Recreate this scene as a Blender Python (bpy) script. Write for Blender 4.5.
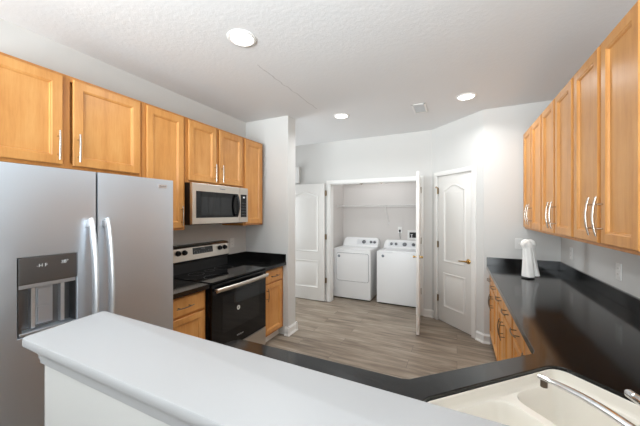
import bpy, bmesh, math, random
from mathutils import Vector, Matrix
random.seed(7)
PI = math.pi
for o in list(bpy.data.objects): bpy.data.objects.remove(o)
SC = bpy.context.scene
COL = SC.collection

# ------------------------------------------------------------------ camera
FPX = 284.0
YAW = math.atan(137/284)
cam_d = bpy.data.cameras.new('camera')
cam = bpy.data.objects.new('camera', cam_d); COL.objects.link(cam)
cam.location = (0, 0, 1.53)
cam.rotation_euler = (PI/2, 0, YAW)
cam_d.sensor_fit = 'HORIZONTAL'; cam_d.sensor_width = 36
cam_d.lens = FPX/640*36
cam_d.shift_y = -(0.5)/640
cam_d.clip_start = 0.02
SC.camera = cam

# ------------------------------------------------------------------ world, exposure
SC.view_settings.view_transform = 'Standard'
SC.view_settings.look = 'None'
SC.view_settings.gamma = 1.0
SC.view_settings.exposure = 0.0
W = bpy.data.worlds.new('world'); SC.world = W; W.use_nodes = True
bg = W.node_tree.nodes['Background']
bg.inputs[0].default_value = (0.88, 0.95, 1.0, 1)
bg.inputs[1].default_value = 0.6

# fill light added behind the camera, standing for windows out of view
def area(name, loc, rot, sx, sy, energy, col=(1, 1, 1)):
    l = bpy.data.lights.new(name, 'AREA'); l.shape = 'RECTANGLE'; l.size = sx; l.size_y = sy
    l.energy = energy; l.color = col
    o = bpy.data.objects.new(name, l); COL.objects.link(o); o.location = loc; o.rotation_euler = rot
    return o
area('rear_fill_light', (-0.8, -3.2, 1.9), (math.radians(90), 0, 0), 4.6, 1.6, 30, (0.91, 0.965, 1.0))
# fill light added behind the camera, aimed up to brighten the ceiling
ceil_fill = area('ceiling_fill_light', (-0.5, -1.5, 1.72), (math.radians(180-57), 0, 0), 3.4, 1.0, 122, (0.90, 0.965, 1.0))
ceil_fill.data.spread = math.radians(105)
# unseen fill light added in the hall left of the laundry
area('hall_fill_light', (-4.2, 3.85, 1.3), (0, math.radians(-100), 0), 1.8, 1.1, 40, (0.93, 0.97, 1.0))
# fill light added to brighten the laundry closet, hidden by the header
area('closet_fill_light', (-1.25, 4.98, 2.71), (0, 0, 0), 0.5, 0.25, 7, (0.96, 0.98, 1.0))
CAN_W = 8.6

# ------------------------------------------------------------------ materials
def lin(c):
    c /= 255.0
    return c/12.92 if c <= 0.04045 else ((c+0.055)/1.055)**2.4
def rgb(r, g, b): return (lin(r), lin(g), lin(b), 1)

def mat(name, col, rough=0.5, metal=0.0, spec=None, coat=0.0, emit=None):
    m = bpy.data.materials.new(name); m.use_nodes = True
    b = m.node_tree.nodes['Principled BSDF']
    b.inputs['Base Color'].default_value = col
    b.inputs['Roughness'].default_value = rough
    b.inputs['Metallic'].default_value = metal
    if spec is not None: b.inputs['Specular IOR Level'].default_value = spec
    if coat: b.inputs['Coat Weight'].default_value = coat; b.inputs['Coat Roughness'].default_value = 0.12
    if emit:
        b.inputs['Emission Color'].default_value = emit[0]; b.inputs['Emission Strength'].default_value = emit[1]
    m['b'] = b.name
    return m
def nd(m, t, **kw):
    n = m.node_tree.nodes.new(t)
    for k, v in kw.items(): setattr(n, k, v)
    return n
def lk(m, a, b): m.node_tree.links.new(a, b)
def bsdf(m): return m.node_tree.nodes['Principled BSDF']
def coords(m, scale, kind='Object'):
    tc = nd(m, 'ShaderNodeTexCoord'); mp = nd(m, 'ShaderNodeMapping')
    mp.inputs['Scale'].default_value = scale
    lk(m, tc.outputs[kind], mp.inputs['Vector'])
    return mp.outputs['Vector']
def noise(m, vec, scale, detail=4, rough=0.55):
    n = nd(m, 'ShaderNodeTexNoise'); n.inputs['Scale'].default_value = scale
    n.inputs['Detail'].default_value = detail; n.inputs['Roughness'].default_value = rough
    lk(m, vec, n.inputs['Vector']); return n.outputs['Fac']
def ramp(m, fac, stops):
    r = nd(m, 'ShaderNodeValToRGB'); e = r.color_ramp.elements
    while len(e) < len(stops): e.new(0.5)
    for i, (p, c) in enumerate(stops): e[i].position = p; e[i].color = c
    lk(m, fac, r.inputs['Fac']); return r.outputs['Color']
def bump(m, h, strength, dist=0.01):
    b = nd(m, 'ShaderNodeBump'); b.inputs['Strength'].default_value = strength; b.inputs['Distance'].default_value = dist
    lk(m, h, b.inputs['Height']); lk(m, b.outputs['Normal'], bsdf(m).inputs['Normal'])

M = {}
# wall paint
def paint(name, c, rough=0.75, bs=0.08, sc=180):
    m = mat(name, c, rough)
    v = coords(m, (1, 1, 1)); f = noise(m, v, sc, 3)
    bump(m, f, bs, 0.003); return m
M['wall'] = paint('wall_paint_pale_grey', rgb(210, 209, 206))
M['closet'] = paint('closet_paint_warm_grey', rgb(208, 203, 199))
M['trim'] = mat('trim_white_semigloss', rgb(232, 231, 228), 0.35)
M['door'] = mat('door_white_satin', rgb(228, 226, 222), 0.38)
M['ledge'] = mat('ledge_white_paint', rgb(174, 174, 175), 0.45)
# ceiling: knock-down texture and one hairline crack in the joint
m = mat('ceiling_knockdown', rgb(222, 222, 222), 0.9)
v = coords(m, (1, 1, 1))
f1 = noise(m, v, 34, 5, 0.6)
c1 = ramp(m, f1, [(0.42, (0, 0, 0, 1)), (0.62, (1, 1, 1, 1))])
bump(m, c1, 0.11, 0.004)
sp = nd(m, 'ShaderNodeSeparateXYZ'); lk(m, v, sp.inputs[0])
wob = noise(m, v, 9, 3)
def mth(op, a, b=None):
    n = nd(m, 'ShaderNodeMath', operation=op)
    for i, s in enumerate((a, b)):
        if s is None: continue
        if isinstance(s, (int, float)): n.inputs[i].default_value = s
        else: lk(m, s, n.inputs[i])
    return n.outputs[0]
dx = mth('ABSOLUTE', mth('ADD', mth('ADD', sp.outputs['X'], 1.475), mth('MULTIPLY', mth('SUBTRACT', wob, 0.5), 0.05)))
inx = mth('LESS_THAN', dx, 0.0045)
iny = mth('LESS_THAN', mth('ABSOLUTE', mth('SUBTRACT', sp.outputs['Y'], 2.42)), 0.55)
crk = mth('MULTIPLY', mth('MULTIPLY', inx, iny), 0.34)
mx = nd(m, 'ShaderNodeMix', data_type='RGBA')
lk(m, crk, mx.inputs['Factor']); mx.inputs['A'].default_value = rgb(222, 222, 222); mx.inputs['B'].default_value = rgb(120, 118, 114)
lk(m, mx.outputs['Result'], bsdf(m).inputs['Base Color'])
M['ceiling'] = m
# floor planks (run along X)
m = mat('floor_grey_oak_planks', rgb(150, 138, 126), 0.42)
v = coords(m, (1, 1, 1))
br = nd(m, 'ShaderNodeTexBrick'); br.offset = 0.37; br.inputs['Scale'].default_value = 1.0
br.inputs['Brick Width'].default_value = 1.22; br.inputs['Row Height'].default_value = 0.18
br.inputs['Mortar Size'].default_value = 0.0022; br.inputs['Mortar Smooth'].default_value = 0.3
br.inputs['Color1'].default_value = (0.2, 0.2, 0.2, 1); br.inputs['Color2'].default_value = (0.8, 0.8, 0.8, 1)
br.inputs['Mortar'].default_value = (0, 0, 0, 1); br.inputs['Bias'].default_value = 0.0
lk(m, v, br.inputs['Vector'])
mpg = nd(m, 'ShaderNodeMapping'); mpg.inputs['Scale'].default_value = (1.3, 16, 1)
addv = nd(m, 'ShaderNodeVectorMath', operation='ADD'); lk(m, v, addv.inputs[0]); lk(m, br.outputs['Color'], addv.inputs[1])
lk(m, addv.outputs[0], mpg.inputs['Vector'])
g1 = noise(m, mpg.outputs[0], 1.6, 6, 0.65)
mpb = nd(m, 'ShaderNodeMapping'); mpb.inputs['Scale'].default_value = (1.1, 5, 1); lk(m, addv.outputs[0], mpb.inputs['Vector'])
g2 = noise(m, mpb.outputs[0], 1.8, 3)
sepb = nd(m, 'ShaderNodeSeparateColor'); lk(m, br.outputs['Color'], sepb.inputs[0])
a1 = mth('MULTIPLY', g1, 0.52); a2 = mth('MULTIPLY', g2, 0.42); a3 = mth('MULTIPLY', sepb.outputs[0], 0.06)
tot = mth('ADD', mth('ADD', a1, a2), a3)
fc = ramp(m, tot, [(0.34, rgb(94, 81, 69)), (0.47, rgb(132, 118, 103)), (0.55, rgb(151, 138, 122)), (0.68, rgb(176, 164, 149))])
mx = nd(m, 'ShaderNodeMix', data_type='RGBA'); lk(m, br.outputs['Fac'], mx.inputs['Factor']); lk(m, fc, mx.inputs['A']); mx.inputs['B'].default_value = rgb(98, 87, 78)
lk(m, mx.outputs['Result'], bsdf(m).inputs['Base Color'])
bump(m, tot, 0.08, 0.003)
M['floor'] = m
# maple
def wood(name, dark, mid, light, axis='Z', rough=0.36):
    global m
    m = mat(name, mid, rough-0.06, spec=0.42)
    sc = {'Z': (9, 9, 0.9), 'X': (0.9, 9, 9)}[axis]
    tc = nd(m, 'ShaderNodeTexCoord'); oi = nd(m, 'ShaderNodeObjectInfo')
    ad = nd(m, 'ShaderNodeVectorMath', operation='ADD'); lk(m, tc.outputs['Object'], ad.inputs[0])
    ml = nd(m, 'ShaderNodeVectorMath', operation='SCALE'); ml.inputs['Scale'].default_value = 7.0
    cb = nd(m, 'ShaderNodeCombineXYZ')
    for i in range(3): lk(m, oi.outputs['Random'], cb.inputs[i])
    lk(m, cb.outputs[0], ml.inputs[0]); lk(m, ml.outputs[0], ad.inputs[1])
    mp = nd(m, 'ShaderNodeMapping'); mp.inputs['Scale'].default_value = sc; lk(m, ad.outputs[0], mp.inputs['Vector'])
    f1 = noise(m, mp.outputs[0], 2.2, 6, 0.6)
    mp2 = nd(m, 'ShaderNodeMapping'); mp2.inputs['Scale'].default_value = tuple(s*6 for s in sc); lk(m, ad.outputs[0], mp2.inputs['Vector'])
    f2 = noise(m, mp2.outputs[0], 2.5, 3)
    f3 = noise(m, ad.outputs[0], 4.0, 2)
    t = mth('ADD', mth('ADD', mth('MULTIPLY', f1, 0.5), mth('MULTIPLY', f2, 0.2)), mth('MULTIPLY', f3, 0.3))
    c = ramp(m, t, [(0.33, dark), (0.5, mid), (0.68, light)])
    lk(m, c, bsdf(m).inputs['Base Color']); bump(m, f2, 0.03, 0.001)
    return m
M['maple'] = wood('maple_honey', rgb(190, 127, 65), rgb(209, 148, 82), rgb(219, 163, 98), rough=0.42)
M['maple_edge'] = wood('maple_honey_frame', rgb(170, 108, 50), rgb(190, 127, 64), rgb(203, 144, 80), rough=0.45)
# countertop
m = mat('countertop_black_speckled', rgb(34, 33, 33), 0.2, spec=0.5)
v = coords(m, (1, 1, 1))
f = noise(m, v, 240, 2, 0.6)
c = ramp(m, f, [(0.45, rgb(13, 13, 14)), (0.62, rgb(24, 24, 24)), (0.76, rgb(74, 71, 68))])
lk(m, c, bsdf(m).inputs['Base Color'])
f2 = noise(m, v, 3.0, 3); r2 = nd(m, 'ShaderNodeMapRange'); lk(m, f2, r2.inputs[0]); r2.inputs[3].default_value = 0.07; r2.inputs[4].default_value = 0.15
lk(m, r2.outputs[0], bsdf(m).inputs['Roughness'])
M['counter'] = m
# stainless, brushed
def steel(name, c, rough, vertical=True, warm=False):
    global m
    m = mat(name, c, rough, 1.0)
    v = coords(m, (1, 1, 160) if vertical else (160, 160, 1))
    f = noise(m, v, 3, 3)
    r = nd(m, 'ShaderNodeMapRange'); lk(m, f, r.inputs[0]); r.inputs[3].default_value = rough-0.05; r.inputs[4].default_value = rough+0.08
    lk(m, r.outputs[0], bsdf(m).inputs['Roughness'])
    bump(m, f, 0.05, 0.001)
    return m
M['steel'] = steel('stainless_brushed', rgb(204, 211, 219), 0.44)
M['steel_warm'] = steel('stainless_range', rgb(206, 199, 190), 0.3)
M['steel_dark'] = steel('stainless_recess_grey', rgb(128, 129, 131), 0.36)
M['handle_bright'] = mat('handle_satin_silver', rgb(226, 227, 229), 0.42, 1.0)
M['nickel'] = mat('pull_brushed_nickel', rgb(205, 198, 188), 0.27, 1.0)
M['pull_dark'] = mat('pull_aged_pewter', rgb(122, 110, 98), 0.35, 1.0)
M['chrome'] = mat('chrome', rgb(226, 226, 228), 0.08, 1.0)
M['black_gloss'] = mat('black_glass', rgb(8, 8, 10), 0.06, spec=0.35)
M['black_satin'] = mat('black_enamel', rgb(16, 16, 17), 0.3)
M['black_matte'] = mat('black_plastic', rgb(20, 20, 21), 0.55)
M['oven_glass'] = mat('oven_window_glass', rgb(20, 22, 25), 0.05, spec=0.5)
M['gap'] = mat('dark_gap', rgb(38, 38, 40), 0.8)
M['appl'] = mat('appliance_white_enamel', rgb(238, 238, 238), 0.25)
M['appl_grey'] = mat('appliance_console_grey', rgb(222, 223, 225), 0.3)
M['knob_grey'] = mat('knob_grey_silver', rgb(120, 122, 126), 0.3, 0.6)
M['logo_blue'] = mat('logo_slate', rgb(92, 104, 116), 0.4)
M['plate'] = mat('wall_plate_white', rgb(230, 229, 226), 0.35)
M['brass'] = mat('brass_polished', rgb(206, 170, 104), 0.25, 1.0)
M['hinge'] = mat('hinge_antique_brass', rgb(138, 120, 92), 0.35, 1.0)
M['sink'] = mat('sink_biscuit_enamel', rgb(243, 237, 226), 0.18, spec=0.5)
m = mat('towel_white_terry', rgb(236, 234, 230), 0.95); v = coords(m, (1, 1, 1)); f = noise(m, v, 350, 2); bump(m, f, 0.5, 0.004)
M['towel'] = m
M['wire'] = mat('wire_white_vinyl', rgb(232, 230, 228), 0.4)
M['print'] = mat('display_print_white', rgb(225, 228, 230), 0.5)
M['display'] = mat('display_dark', rgb(22, 24, 28), 0.12)
M['lens'] = mat('lamp_lens', rgb(255, 252, 245), 0.4, emit=((1.0, 0.98, 0.95, 1), 6.0))

# ------------------------------------------------------------------ helpers
def BM(): return bmesh.new()
def link(name, bm, material, parent=None, smooth=False, recalc=True):
    if recalc: bmesh.ops.recalc_face_normals(bm, faces=bm.faces[:])
    me = bpy.data.meshes.new(name); bm.to_mesh(me); bm.free()
    if smooth:
        for p in me.polygons: p.use_smooth = True
        me.set_sharp_from_angle(angle=math.radians(38))
    me.materials.append(material)
    o = bpy.data.objects.new(name, me); COL.objects.link(o)
    if parent is not None: o.parent = parent
    return o
def thing(name, label, cat, loc=(0, 0, 0), rz=0, group=None):
    o = bpy.data.objects.new(name, None); COL.objects.link(o); o.empty_display_size = 0.1
    o.location = loc; o.rotation_euler = (0, 0, rz)
    o['label'] = label; o['category'] = cat
    if group: o['group'] = group
    return o
def tag(o, label, cat, group=None):
    o['label'] = label; o['category'] = cat
    if group: o['group'] = group
    return o
def struct(name, bm, material, label=None, cat=None, smooth=False):
    o = link(name, bm, material, smooth=smooth); o['kind'] = 'structure'
    if label: o['label'] = label
    if cat: o['category'] = cat
    return o
def box(bm, x0, x1, y0, y1, z0, z1, bev=0.0, seg=2):
    t = bmesh.new()
    r = bmesh.ops.create_cube(t, size=1.0)
    for v in t.verts:
        v.co = Vector(((x0+x1)/2 + v.co.x*(x1-x0), (y0+y1)/2 + v.co.y*(y1-y0), (z0+z1)/2 + v.co.z*(z1-z0)))
    if bev: bmesh.ops.bevel(t, geom=t.edges[:], offset=bev, segments=seg, profile=0.6, affect='EDGES')
    merge(bm, t)
def merge(bm, t, mx=None):
    if mx is not None: bmesh.ops.transform(t, matrix=mx, verts=t.verts[:])
    me = bpy.data.meshes.new('t'); t.to_mesh(me); t.free(); bm.from_mesh(me); bpy.data.meshes.remove(me)
def tube(bm, pts, r, n=10, cap=True, flat=None):
    pts = [Vector(p) for p in pts]; rings = []
    up = None
    for i, p in enumerate(pts):
        a = pts[max(i-1, 0)]; b = pts[min(i+1, len(pts)-1)]; d = (b-a).normalized()
        if up is None:
            up = Vector((0, 0, 1)) if abs(d.z) < 0.9 else Vector((1, 0, 0))
        s = d.cross(up).normalized(); up = s.cross(d).normalized()
        ri = r[i] if isinstance(r, (list, tuple)) else r
        ra, rb = (ri, ri) if flat is None else (ri*flat[0], ri*flat[1])
        rings.append([bm.verts.new(p + s*math.cos(2*PI*k/n)*ra + up*math.sin(2*PI*k/n)*rb) for k in range(n)])
    for A, B in zip(rings, rings[1:]):
        for k in range(n): bm.faces.new((A[k], A[(k+1) % n], B[(k+1) % n], B[k]))
    if cap: bm.faces.new(rings[0][::-1]); bm.faces.new(rings[-1])
def lathe(bm, prof, n=28, mx=None):
    t = bmesh.new(); rings = []
    for r, z in prof:
        if r < 1e-6: rings.append([t.verts.new((0, 0, z))])
        else: rings.append([t.verts.new((r*math.cos(2*PI*k/n), r*math.sin(2*PI*k/n), z)) for k in range(n)])
    for A, B in zip(rings, rings[1:]):
        for k in range(n):
            a, b = A[k % len(A)], A[(k+1) % len(A)]; c, d = B[(k+1) % len(B)], B[k % len(B)]
            vs = []
            for q in (a, b, c, d):
                if q not in vs: vs.append(q)
            if len(vs) > 2: t.faces.new(vs)
    if len(rings[0]) > 1: t.faces.new(rings[0][::-1])
    if len(rings[-1]) > 1: t.faces.new(rings[-1])
    merge(bm, t, mx)
def offset_poly(P, d):
    n = len(P); out = []
    for i in range(n):
        a, b, c = Vector(P[i-1]), Vector(P[i]), Vector(P[(i+1) % n])
        e1 = (b-a).normalized(); e2 = (c-b).normalized()
        n1 = Vector((-e1.y, e1.x)); n2 = Vector((-e2.y, e2.x))
        k = n1 + n2; k = k/max(k.dot(n1), 0.35)
        out.append((b.x + k.x*d, b.y + k.y*d))
    return out
def relief(bm, P, steps, y0, sgn=-1):
    """closed outline P in (x,z), counter-clockwise; steps of (inset, height) in front of the plane y0."""
    rings = []
    for ins, hgt in steps:
        rings.append([bm.verts.new((x, y0 + sgn*hgt, z)) for x, z in offset_poly(P, ins)])
    n = len(P)
    for A, B in zip(rings, rings[1:]):
        for k in range(n): bm.faces.new((A[k], A[(k+1) % n], B[(k+1) % n], B[k]))
    bm.faces.new(rings[-1])
def slab_holes(bm, outer, holes, z0, z1):
    """horizontal slab with holes; outlines in (x,y)."""
    t = bmesh.new(); loops = []
    for P in [outer]+holes:
        vs = [t.verts.new((x, y, z1)) for x, y in P]
        loops.append([t.edges.new((vs[i], vs[(i+1) % len(vs)])) for i in range(len(vs))])
    bmesh.ops.triangle_fill(t, use_beauty=True, use_dissolve=False, edges=[e for l in loops for e in l], normal=(0, 0, 1))
    if z0 is not None:
        r = bmesh.ops.extrude_face_region(t, geom=t.faces[:])
        for v in [g for g in r['geom'] if isinstance(g, bmesh.types.BMVert)]: v.co.z = z0
    merge(bm, t)
def rrect(x0, x1, y0, y1, r, n=6):
    P = []
    for cx, cy, a in ((x1-r, y1-r, 0), (x0+r, y1-r, 90), (x0+r, y0+r, 180), (x1-r, y0+r, 270)):
        for k in range(n+1):
            t = math.radians(a + 90*k/n); P.append((cx + r*math.cos(t), cy + r*math.sin(t)))
    return P
def loft(bm, rings3, cap_end=True, cap_start=False):
    rs = [[bm.verts.new(p) for p in R] for R in rings3]; n = len(rs[0])
    for A, B in zip(rs, rs[1:]):
        for k in range(n): bm.faces.new((A[k], A[(k+1) % n], B[(k+1) % n], B[k]))
    if cap_end: bm.faces.new(rs[-1])
    if cap_start: bm.faces.new(rs[0][::-1])
def extrude_profile(bm, prof, x0, x1):
    """profile in (y,z) swept along x."""
    loft(bm, [[(x0, y, z) for y, z in prof], [(x1, y, z) for y, z in prof]], True, True)
def text(name, s, size, material, parent, loc, rot, depth=0.0004):
    c = bpy.data.curves.new(name, 'FONT'); c.body = s; c.size = size; c.extrude = depth; c.align_x = 'CENTER'; c.align_y = 'CENTER'
    t = bpy.data.objects.new('t', c); COL.objects.link(t)
    me = bpy.data.meshes.new_from_object(t.evaluated_get(bpy.context.evaluated_depsgraph_get()))
    bpy.data.objects.remove(t)
    me.materials.clear(); me.materials.append(material)
    o = bpy.data.objects.new(name, me); COL.objects.link(o); o.parent = parent; o.location = loc; o.rotation_euler = rot
    return o
FRONT = (PI/2, 0, 0)      # text upright, facing local -y

# ------------------------------------------------------------------ setting
CH = 2.74
b = BM(); box(b, -4.3, 1.12, -3.0, 5.56, -0.1, 0); struct('floor', b, M['floor'])
b = BM(); box(b, -4.3, 1.12, -3.0, 5.56, CH, CH+0.1); struct('ceiling', b, M['ceiling'])
b = BM(); box(b, -2.68, -2.56, -3.0, 3.01, 0, CH); struct('wall_left', b, M['wall'])
b = BM(); box(b, -2.68, -1.893, 3.01, 3.19, 0, CH, 0.004); struct('wall_partition', b, M['wall'])
YB = 4.46
OX0, OX1, OZ = -1.965, -0.503, 2.02
b = BM()
box(b, -4.3, OX0, YB, YB+0.12, 0, CH); box(b, OX1, -0.325, YB, YB+0.12, 0, CH); box(b, OX0, OX1, YB, YB+0.12, OZ, CH)
struct('wall_back', b, M['wall'])
b = BM(); box(b, -2.20, -2.10, YB+0.12, 5.54, 0, CH); box(b, -2.10, -0.40, 5.44, 5.54, 0, CH); box(b, -0.40, -0.30, YB+0.12, 5.54, 0, CH)
struct('wall_closet', b, M['closet'])
# pantry wall on the diagonal: local frame x along the wall, front facing local -y
DA = Vector((-0.333, 4.46, 0)); DB = Vector((0.283, 3.844, 0)); DL = (DB-DA).length; DR = -PI/4
PT0, PT1, PTZ = 0.115, 0.712, 2.047
b = BM()
box(b, 0, PT0, 0, 0.1, 0, CH); box(b, PT1, DL, 0, 0.1, 0, CH); box(b, PT0, PT1, 0, 0.1, PTZ, CH)
o = struct('wall_diagonal', b, M['wall']); o.location = DA; o.rotation_euler = (0, 0, DR)
b = BM(); box(b, 0.284, 1.12, 3.844, 3.95, 0, CH); struct('wall_end', b, M['wall'])
b = BM(); box(b, 1.0, 1.12, -3.0, 3.844, 0, CH); struct('wall_right', b, M['wall'])

# half wall that carries the ledge
LZ = 1.15
b = BM(); box(b, -1.170, 0.998, 0.428, 0.560, 0, LZ-0.0905, 0.003); struct('wall_half', b, M['wall'])

# baseboards
BP = [(0, 0), (-0.014, 0), (-0.014, 0.085), (-0.010, 0.095), (-0.005, 0.100), (-0.004, 0.108), (0, 0.108)]
SHOE = [(-0.014, 0), (-0.026, 0), (-0.024, 0.012), (-0.018, 0.019), (-0.014, 0.020)]
def baseboard(name, p0, p1):
    p0, p1 = Vector(p0), Vector(p1); d = p1-p0
    b = BM(); extrude_profile(b, BP, 0, d.length); extrude_profile(b, SHOE, 0, d.length)
    o = struct(name, b, M['trim']); o.location = (p0.x, p0.y, 0); o.rotation_euler = (0, 0, math.atan2(d.y, d.x))
    return o
# baseboard at the partition end: three runs in one mesh
b = BM()
def run(b, p0, p1):
    p0, p1 = Vector((*p0, 0)), Vector((*p1, 0)); d = p1-p0
    t = BM(); extrude_profile(t, BP, 0, d.length); extrude_profile(t, SHOE, 0, d.length)
    merge(b, t, Matrix.Translation(p0) @ Matrix.Rotation(math.atan2(d.y, d.x), 4, 'Z'))
run(b, (-1.935, 3.009), (-1.867, 3.009)); run(b, (-1.892, 2.983), (-1.892, 3.216)); run(b, (-1.867, 3.191), (-2.68, 3.191))
struct('baseboard_partition', b, M['trim'])
b = BM(); run(b, (-4.3, YB-0.001), (-2.04, YB-0.001)); struct('baseboard_hall', b, M['trim'])
b = BM(); run(b, (-0.444, YB-0.001), (-0.333, YB-0.001)); s2 = DA + (DB-DA).normalized()*0.045
run(b, (DA.x-0.002, DA.y-0.001), (s2.x, s2.y-0.001)); struct('baseboard_back', b, M['trim'])
b = BM(); s3 = DA + (DB-DA).normalized()*(PT1+0.062)
run(b, (s3.x, s3.y-0.001), (DB.x+0.010, DB.y-0.011)); run(b, (0.283, 3.843), (0.345, 3.843)); struct('baseboard_end', b, M['trim'])
b = BM(); run(b, (-2.099, 5.439), (-0.401, 5.439)); struct('baseboard_closet', b, M['trim'])

# casings
def casing(b, x0, x1, z, cw):
    P = [(x0, 0), (x0, z), (x1, z), (x1, 0), (x1+cw, 0), (x1+cw, z+cw), (x0-cw, z+cw), (x0-cw, 0)]
    relief(b, P, [(0, 0.001), (0, 0.012), (0.003, 0.016), (cw*0.3, 0.018), (cw*0.45, 0.018)], 0.0)
cw = 0.062
b = BM(); casing(b, OX0+0.006, OX1-0.006, OZ-0.006, cw)
o = struct('trim_1', b, M['trim']); o.location = (0, YB, 0)
b = BM(); box(b, OX0+0.0005, OX0+0.016, 0.001, 0.12, 0, OZ-0.0005, 0.002); box(b, OX1-0.016, OX1-0.0005, 0.001, 0.12, 0, OZ-0.0005, 0.002); box(b, OX0+0.0165, OX1-0.0165, 0.001, 0.12, OZ-0.016, OZ-0.0005, 0.002)
o = struct('trim_2', b, M['trim']); o.location = (0, YB, 0)
b = BM(); casing(b, PT0+0.004, PT1-0.004, PTZ-0.004, 0.060)
o = struct('trim_3', b, M['trim']); o.location = DA; o.rotation_euler = (0, 0, DR)

# ------------------------------------------------------------------ panel doors
def arch(x0, x1, z0, zs, rise, n=18):
    P = [(x0, z0), (x1, z0), (x1, zs)]
    for k in range(1, n):
        s = 1 - 2*k/n
        P.append(((x0+x1)/2 + s*(x1-x0)/2, zs + rise*(0.5+0.5*math.cos(PI*s))**0.8))
    P.append((x0, zs)); return P
STEP = [(0, 0.0), (0.006, 0.006), (0.016, 0.007), (0.024, 0.001), (0.045, 0.0012), (0.062, 0.007)]
def panel_door(name, w, hgt, t=0.035, label=None, cat=None):
    b = BM(); box(b, 0, w, 0, t, 0.012, hgt, 0.003)
    e = 0.105
    for y0, s in ((0, -1), (t, 1)):
        relief(b, arch(e, w-e, 0.845, hgt-0.20, 0.07), STEP, y0, s)
        relief(b, [(e, 0.22), (w-e, 0.22), (w-e, 0.70), (e, 0.70)], STEP, y0, s)
    o = struct(name, b, M['door'], label, cat, smooth=True)
    return o
def hinge(par, x, y, z):
    b = BM(); box(b, x-0.016, x+0.016, y-0.002, y+0.001, z-0.044, z+0.044, 0.001); tube(b, [(x, y-0.007, z-0.046), (x, y-0.007, z+0.046)], 0.0065, 10)
    return link('hinge', b, M['hinge'], par, True)
# left laundry door, folded flat on the hall wall
d1 = panel_door('door_1', 0.755, 2.027, label='white arched two panel laundry door swung open flat against the hall wall', cat='door')
d1.location = (-2.795, 4.395, 0)
for z in (0.366, 1.113, 1.862): hinge(d1, 0.772, 0.030, z)
b = BM(); lathe(b, [(0.012, 0), (0.012, 0.03), (0.028, 0.038), (0.03, 0.055), (0.018, 0.066), (0, 0.068)], 20, Matrix.Translation((0.06, 0, 0.93)) @ Matrix.Rotation(PI/2, 4, 'X')); link('door_knob', b, M['brass'], d1, True)
# right laundry door, standing open towards the room, edge-on
d2 = panel_door('door_2', 0.755, 2.04, label='white laundry door standing open edge-on beside the washer', cat='door')
d2.location = (-0.420, 3.692, 0); d2.rotation_euler = (0, 0, PI/2 + math.radians(5.2))   # swung just past square
b = BM()
for s, y in ((1, 0), (-1, 0.035)):
    lathe(b, [(0.022, 0), (0.022, 0.004), (0.008, 0.006), (0.008, 0.02), (0.016, 0.026), (0.017, 0.036), (0.009, 0.043), (0, 0.044)], 18, Matrix.Translation((0.06, y, 0.972)) @ Matrix.Rotation(PI/2*s, 4, 'X'))
link('door_knob', b, M['brass'], d2, True)
for z in (0.366, 1.113, 1.862): hinge(d2, 0.748, -0.001, z)
# pantry door
pw = PT1-PT0-0.008
d3 = panel_door('door_3', pw, 2.042, label='closed white arched two panel pantry door with brass lever', cat='door')
d3.location = DA + (DB-DA).normalized()*(PT0+0.004) + Vector((0.004, 0.004, 0)); d3.rotation_euler = (0, 0, DR)
for z in (0.322, 1.08, 1.837): hinge(d3, 0.006, -0.006, z)
b = BM(); tube(b, [(0.006, -0.012, 1.885), (0.006, -0.045, 1.885), (0.03, -0.06, 1.885)], 0.006, 8); tube(b, [(0.03, -0.06, 1.885), (0.038, -0.065, 1.885)], 0.011, 8)
link('door_stop', b, M['hinge'], d3, True)
b = BM(); lx = pw-0.058
lathe(b, [(0.031, 0), (0.031, 0.006), (0.026, 0.012), (0.013, 0.016), (0.012, 0.045), (0, 0.046)], 24, Matrix.Translation((lx, 0, 0.915)) @ Matrix.Rotation(PI/2, 4, 'X'))
tube(b, [(lx+0.008, -0.045, 0.915), (lx-0.02, -0.049, 0.916), (lx-0.07, -0.049, 0.912), (lx-0.115, -0.046, 0.908)], [0.011, 0.010, 0.008, 0.006], 10)
link('door_lever', b, M['brass'], d3, True)

# ------------------------------------------------------------------ cabinets
def pull(par, x, z, L=0.18, vertical=True, material=None, y0=0.0, bow=0.012):
    b = BM(); n = 12; pts = []
    for k in range(n+1):
        s = -1 + 2*k/n; y = y0 - 0.026 - bow*(1-s*s)
        pts.append((x, y, z + s*L/2) if vertical else (x + s*L/2, y, z))
    rr = [(0.0052 if material is None else 0.0032) + 0.0012*(1-(-1+2*k/n)**2) for k in range(n+1)]
    tube(b, pts, rr, 10)
    for s in (-0.62, 0.62):
        y = y0 - 0.026 - bow*(1-s*s)
        p = (x, y, z + s*L/2) if vertical else (x + s*L/2, y, z)
        q = (p[0], y0+0.001, p[2]); tube(b, [q, p], 0.0048 if material is None else 0.0036, 10)
    return link('handle', b, material or M['nickel'], par, True)
DSTEP = [(0.0, 0.0), (0.003, 0.004), (0.052, 0.004), (0.056, 0.000), (0.061, -0.001), (0.066, -0.006)]
def cab_door(par, x0, x1, z0, z1, name='door', stile=0.056):
    """frame-and-panel door, front plane y=0, 19 mm thick."""
    b = BM(); w, hh = x1-x0, z1-z0
    P = [(0, 0), (w, 0), (w, hh), (0, hh)]
    k = stile/0.056
    st = [(0, -0.015), (0, -0.003), (0.004, 0), (stile-0.004, 0), (stile, -0.004), (stile+0.004, -0.0045), (stile+0.009, -0.0130)]
    rings = [[b.verts.new((x, -hgt, z)) for x, z in offset_poly(P, ins)] for ins, hgt in st]
    for A, B in zip(rings, rings[1:]):
        for q in range(4): b.faces.new((A[q], A[(q+1) % 4], B[(q+1) % 4], B[q]))
    b.faces.new(rings[-1]); b.faces.new(rings[0][::-1])
    o = link(name, b, M['maple'], par); o.location = (x0, 0, z0)
    return o
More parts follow.
